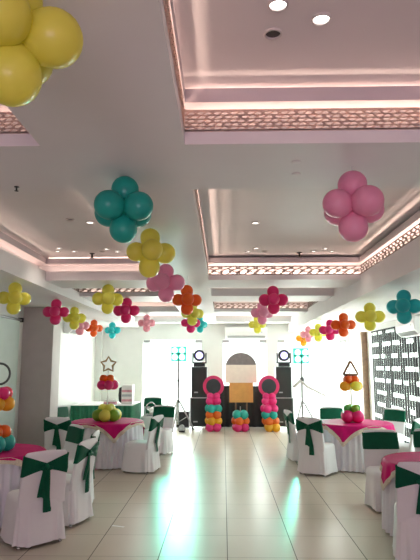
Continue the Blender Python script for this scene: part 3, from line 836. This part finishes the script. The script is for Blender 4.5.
# black draped counter
t = thing('draped_counter', 'long low black draped counter behind the balloon columns', 'counter', (.53, 14.75, 0))
bm = bmesh.new(); n = 240; rings = []
for i, z in enumerate((1.06, 1.04, .6, .02)):
    ring = []
    for k in range(n):
        px, py, nx, ny = rect_pt(k/n, .77, .25); f = (0, .006, .012, .016)[i]*math.sin(2*PI*k/n*24); ring.append(bm.verts.new((px+nx*f, py+ny*f, z)))
    rings.append(ring)
bm.faces.new(rings[0])
for a, b2 in zip(rings, rings[1:]):
    for k in range(n): bm.faces.new((a[k], b2[k], b2[(k+1) % n], a[(k+1) % n]))
obj('black_drape', bm, mat('black_drape', (.014, .016, .018), .75, noise=.2), t, True)
bm = bmesh.new(); box(bm, -.77, .77, -.22, .22, .98, 1.03); obj('counter_top', bm, M_DARK, t)

# speakers
def speaker(px, side, upper):
    p = world_at(px, 424, 14.3); z0 = .80 if upper else .0
    h = .77 if upper else .80; w = .40 if upper else .46; d = .42
    lab = ('slim upper' if upper else 'wheeled lower')+' black loudspeaker of the %s stack' % side
    t = thing('loudspeaker', lab, 'speaker', (p.x, 14.3, z0), 0, 'black loudspeakers')
    zb = 0 if upper else .07
    bm = bmesh.new(); box(bm, -w/2, w/2, -d/2, d/2, zb, h-.002); obj('cabinet', bm, M_DARK, t, bevel=.012)
    bm = bmesh.new(); box(bm, -w/2+.03, w/2-.03, -d/2-.012, -d/2+.002, zb+.03, h-.035); obj('front_grille', bm, M_SPK, t, bevel=.006)
    bm = bmesh.new(); box(bm, -w*.32, -w*.08, -d/2-.018, -d/2-.011, zb+.11, zb+.14); o = obj('badge', bm, M_CASE, t); o['label'] = 'small silver badge'
    if not upper:
        bm = bmesh.new()
        for z in (zb+.008, h-.012): box(bm, -w/2-.012, w/2+.012, -d/2-.014, -d/2+.03, z-.012, z+.008)
        for s in (-1, 1): box(bm, s*(w/2-.005)-.014, s*(w/2-.005)+.014, -d/2-.014, -d/2+.03, zb, h-.01)
        o = obj('metal_edging', bm, M_CASE, t); o['label'] = 'silver metal edging'
        for sx in (-1, 1):
            for sy in (-1, 1):
                bm = bmesh.new(); tube(bm, [(sx*w*.38-.018, sy*.14, .036), (sx*w*.38+.018, sy*.14, .036)], .035, 14); obj('caster', bm, M_DARK, t, True)
for px, side in ((199.5, 'left'), (283.8, 'right')):
    speaker(px, side, False); speaker(px, side, True)
    p = world_at(px, 366, 14.3)
    t = thing('moving_head_light', 'glowing violet stage light on the %s speaker stack' % side, 'stage light', (p.x, 14.3, 1.571), 0, 'stage lights on the speaker stacks')
    bm = bmesh.new(); box(bm, -.15, .15, -.11, .11, 0, .085); obj('light_base', bm, M_DARK, t, bevel=.015)
    bm = bmesh.new()
    for s in (-1, 1): box(bm, s*.172-.018, s*.172+.018, -.05, .05, .11, .36)
    box(bm, -.19, .19, -.05, .05, .085, .12); obj('yoke', bm, M_DARK, t, bevel=.01)
    Mx = Matrix.Rotation(PI/2, 3, 'X')
    bm = bmesh.new(); lathe(bm, [(0, -.13), (.10, -.12), (.145, -.05), (.15, .12), (.10, .14), (.09, .12)], 28, (0, 0, .29), Mx); h = obj('light_head', bm, M_DARK, t, True)
    bm = bmesh.new(); lathe(bm, [(.092, .124), (.06, .136), (0, .140)], 28, (0, 0, .29), Mx); o = obj('lens', bm, M_HEAD, h, True); o['label'] = 'glowing violet-white lens'

# LED stands
def led_stand(px, py_head, Y, label, sweep):
    p = world_at(px, 424, Y); hz = 1.667+(363-py_head)/F*Y
    t = thing('led_stand', label, 'light stand', (p.x, Y, 0), 0, 'tripod stands with four-lamp LED heads')
    bm = bmesh.new(); cyl(bm, (0, 0, .14), (0, 0, hz-.22), .024); obj('pole', bm, M_POLE, t)
    bm = bmesh.new(); lathe(bm, [(.03, .68), (.03, .74), (.02, .75)], 12); lathe(bm, [(.026, 1.2), (.026, 1.25), (.018, 1.26)], 12); obj('collar', bm, M_DARK, t)
    for k in range(3):
        a = PI/2+.35+k*2*PI/3; bm = bmesh.new(); tube(bm, [(.03*math.cos(a), .03*math.sin(a), .72), (.42*math.cos(a), .42*math.sin(a), .02)], .019); obj('leg', bm, M_POLE, t)
        bm = bmesh.new(); tube(bm, [(0, 0, .2), (.24*math.cos(a), .24*math.sin(a), .34)], .008); obj('brace', bm, M_POLE, t)
    bm = bmesh.new(); box(bm, -.19, .19, .0, .02, hz-.012, hz+.012); box(bm, -.012, .012, .0, .02, hz-.24, hz+.02); obj('crossbar', bm, M_DARK, t)
    Mx = Matrix.Rotation(PI/2, 3, 'X')
    for sx in (-1, 1):
        for sz in (-1, 1):
            bm = bmesh.new(); cx, cz = sx*.092, hz+sz*.085
            lathe(bm, [(0, -.04), (.06, -.04), (.086, .03), (.086, .075), (.074, .075), (.074, .06)], 24, (cx, 0, cz), Mx)
            h = obj('led_lamp', bm, M_LEDB, t, True)
            bm = bmesh.new(); lathe(bm, [(.074, .058), (.04, .066), (0, .068)], 24, (cx, 0, cz), Mx); o = obj('lamp_face', bm, M_LED, h, True); o['label'] = 'glowing turquoise lamp face'
    bm = bmesh.new(); box(bm, -.195, .195, .05, .075, hz-.19, hz+.19); obj('lamp_frame', bm, M_LEDB, t, bevel=.02)
    l = bpy.data.lights.new('led_beam', 'SPOT'); l.energy = 170; l.spot_size = .75; l.spot_blend = .6; l.color = (.12, 1, .72); l.shadow_soft_size = .16
    o = bpy.data.objects.new('led_beam', l); COL.objects.link(o); o.location = (p.x, Y-.12, hz); o.rotation_euler = (-PI/2+.22, 0, 0)
    return t, hz
led_stand(178, 354, 13.9, 'tripod light stand with four turquoise lamps left of the left speakers', 1)
t2, hz2 = led_stand(303, 356, 13.6, 'tripod light stand with four turquoise lamps and folded boom, right of speakers', -1)
bm = bmesh.new(); tube(bm, [(-.22, -.03, 1.08), (-.03, -.03, 1.24), (.12, -.03, 1.10), (.55, -.03, .88), (.62, -.03, .87)], [.035, .045, .035, .02, .012]); obj('boom_arm', bm, M_RING, t2, True)
bm = bmesh.new(); blob(bm, (0, -.03, 1.26), (.055, .04, .07)); obj('boom_clamp', bm, M_DARK, t2, True)

# small flight case and floor lamp by the left stand
p = world_at(186, 421, 14.35)
t = thing('flight_case', 'small black equipment case on floor left of the speakers', 'equipment case', (p.x-.08, 14.4, 0))
bm = bmesh.new(); box(bm, -.17, .17, -.16, .16, .02, .44); obj('case_body', bm, M_DARK, t, bevel=.01)
bm = bmesh.new()
for z in (.03, .43): box(bm, -.178, .178, -.168, -.15, z-.012, z+.012)
for s in (-1, 1): box(bm, s*.168-.01, s*.168+.01, -.168, -.15, .02, .44)
obj('metal_edging', bm, M_CASE, t)
p = world_at(182, 424, 13.85)
t = thing('floor_spotlight', 'little black floor spotlight lying beside the left light stand', 'spotlight', (-1.02, 13.6, 0))
bm = bmesh.new(); box(bm, -.07, .07, -.05, .05, 0, .03); obj('base', bm, M_DARK, t)
bm = bmesh.new(); lathe(bm, [(0, -.07), (.06, -.06), (.07, .07), (.055, .07), (0, .05)], 18, (0, 0, .11), Matrix.Rotation(PI/2, 3, 'X')); obj('lamp_housing', bm, M_CASE, t, True)
bm = bmesh.new(); box(bm, -.078, -.068, -.012, .012, .02, .13); box(bm, .068, .078, -.012, .012, .02, .13); obj('bracket', bm, M_DARK, t)
# slim post outside the first door
p = world_at(168, 400, 16.6)
bm = bmesh.new(); cyl(bm, (0, 0, 0), (0, 0, 1.65), .012); lathe(bm, [(0, 0), (.1, 0), (.1, .02), (0, .03)], 14); o = obj('terrace_post', bm, M_CASE, None, False, (p.x, 16.6, -.15)); tag(o, 'thin grey post standing outside the left glass door', 'post')

# ------------------------------------------------------------------ light
w = bpy.data.worlds.new('sky'); SC.world = w; w.use_nodes = True
nt = w.node_tree; bg = nt.nodes['Background']
# overcast sky: about three times brighter overhead than at the horizon
tc = nt.nodes.new('ShaderNodeTexCoord'); sx = nt.nodes.new('ShaderNodeSeparateXYZ'); nt.links.new(tc.outputs['Generated'], sx.inputs[0])
mr = nt.nodes.new('ShaderNodeMapRange'); nt.links.new(sx.outputs['Z'], mr.inputs['Value'])
SKY_LOW, SKY_HIGH = 1.15, 4.0
mr.inputs['From Min'].default_value = .05; mr.inputs['From Max'].default_value = .8; mr.inputs['To Min'].default_value = SKY_LOW; mr.inputs['To Max'].default_value = SKY_HIGH
bg.inputs['Color'].default_value = (.91, 1.0, .955, 1); nt.links.new(mr.outputs[0], bg.inputs['Strength'])
# daylight entering through the glazed doors and the windows
DAY = 6.5
for a, b in (D1, D2, D3): area('door_daylight', ((a+b)/2, YB+.13, DH/2), (-PI/2, 0, 0), b-a-.03, DH-.03, DAY*PI*(b-a)*DH, (1.0, 1.0, .98))
area('window_daylight', (XR+.16, (WY0+WY1)/2, 1.25), (0, PI/2, 0), 2.2, WY1-WY0, DAY*.5*PI*2.2*(WY1-WY0), (.92, 1.0, .97))
# added unseen fill lamps behind the camera: one overhead, one pinkish wash
area('overhead_fill', (.8, -1.2, 2.70), (0, 0, 0), 1.2, 1.2, 11, (1, .88, .82))
area('pink_wash_fill', (0, -3.3, 1.2), (PI/2+.3, 0, 0), 2.6, 1.4, 34, (1, .72, .95))

# ------------------------------------------------------------------ camera
cam = bpy.data.cameras.new('camera'); co = bpy.data.objects.new('camera', cam); COL.objects.link(co)
cam.sensor_fit = 'VERTICAL'; cam.sensor_height = 24; cam.lens = 24*F/560; cam.clip_start = .02
co.location = (0, 0, H); co.rotation_euler = (PI/2+PIT, 0, YAW)
SC.camera = co
for m in bpy.data.materials: m.cycles.emission_sampling = 'NONE'      # the lamps themselves do the lighting
SC.view_settings.view_transform = 'Standard'; SC.view_settings.look = 'None'; SC.view_settings.gamma = 1; SC.view_settings.use_curve_mapping = False
SC.view_settings.exposure = 1.1
SC.cycles.sample_clamp_indirect = 4.0; SC.cycles.caustics_reflective = False; SC.cycles.caustics_refractive = False
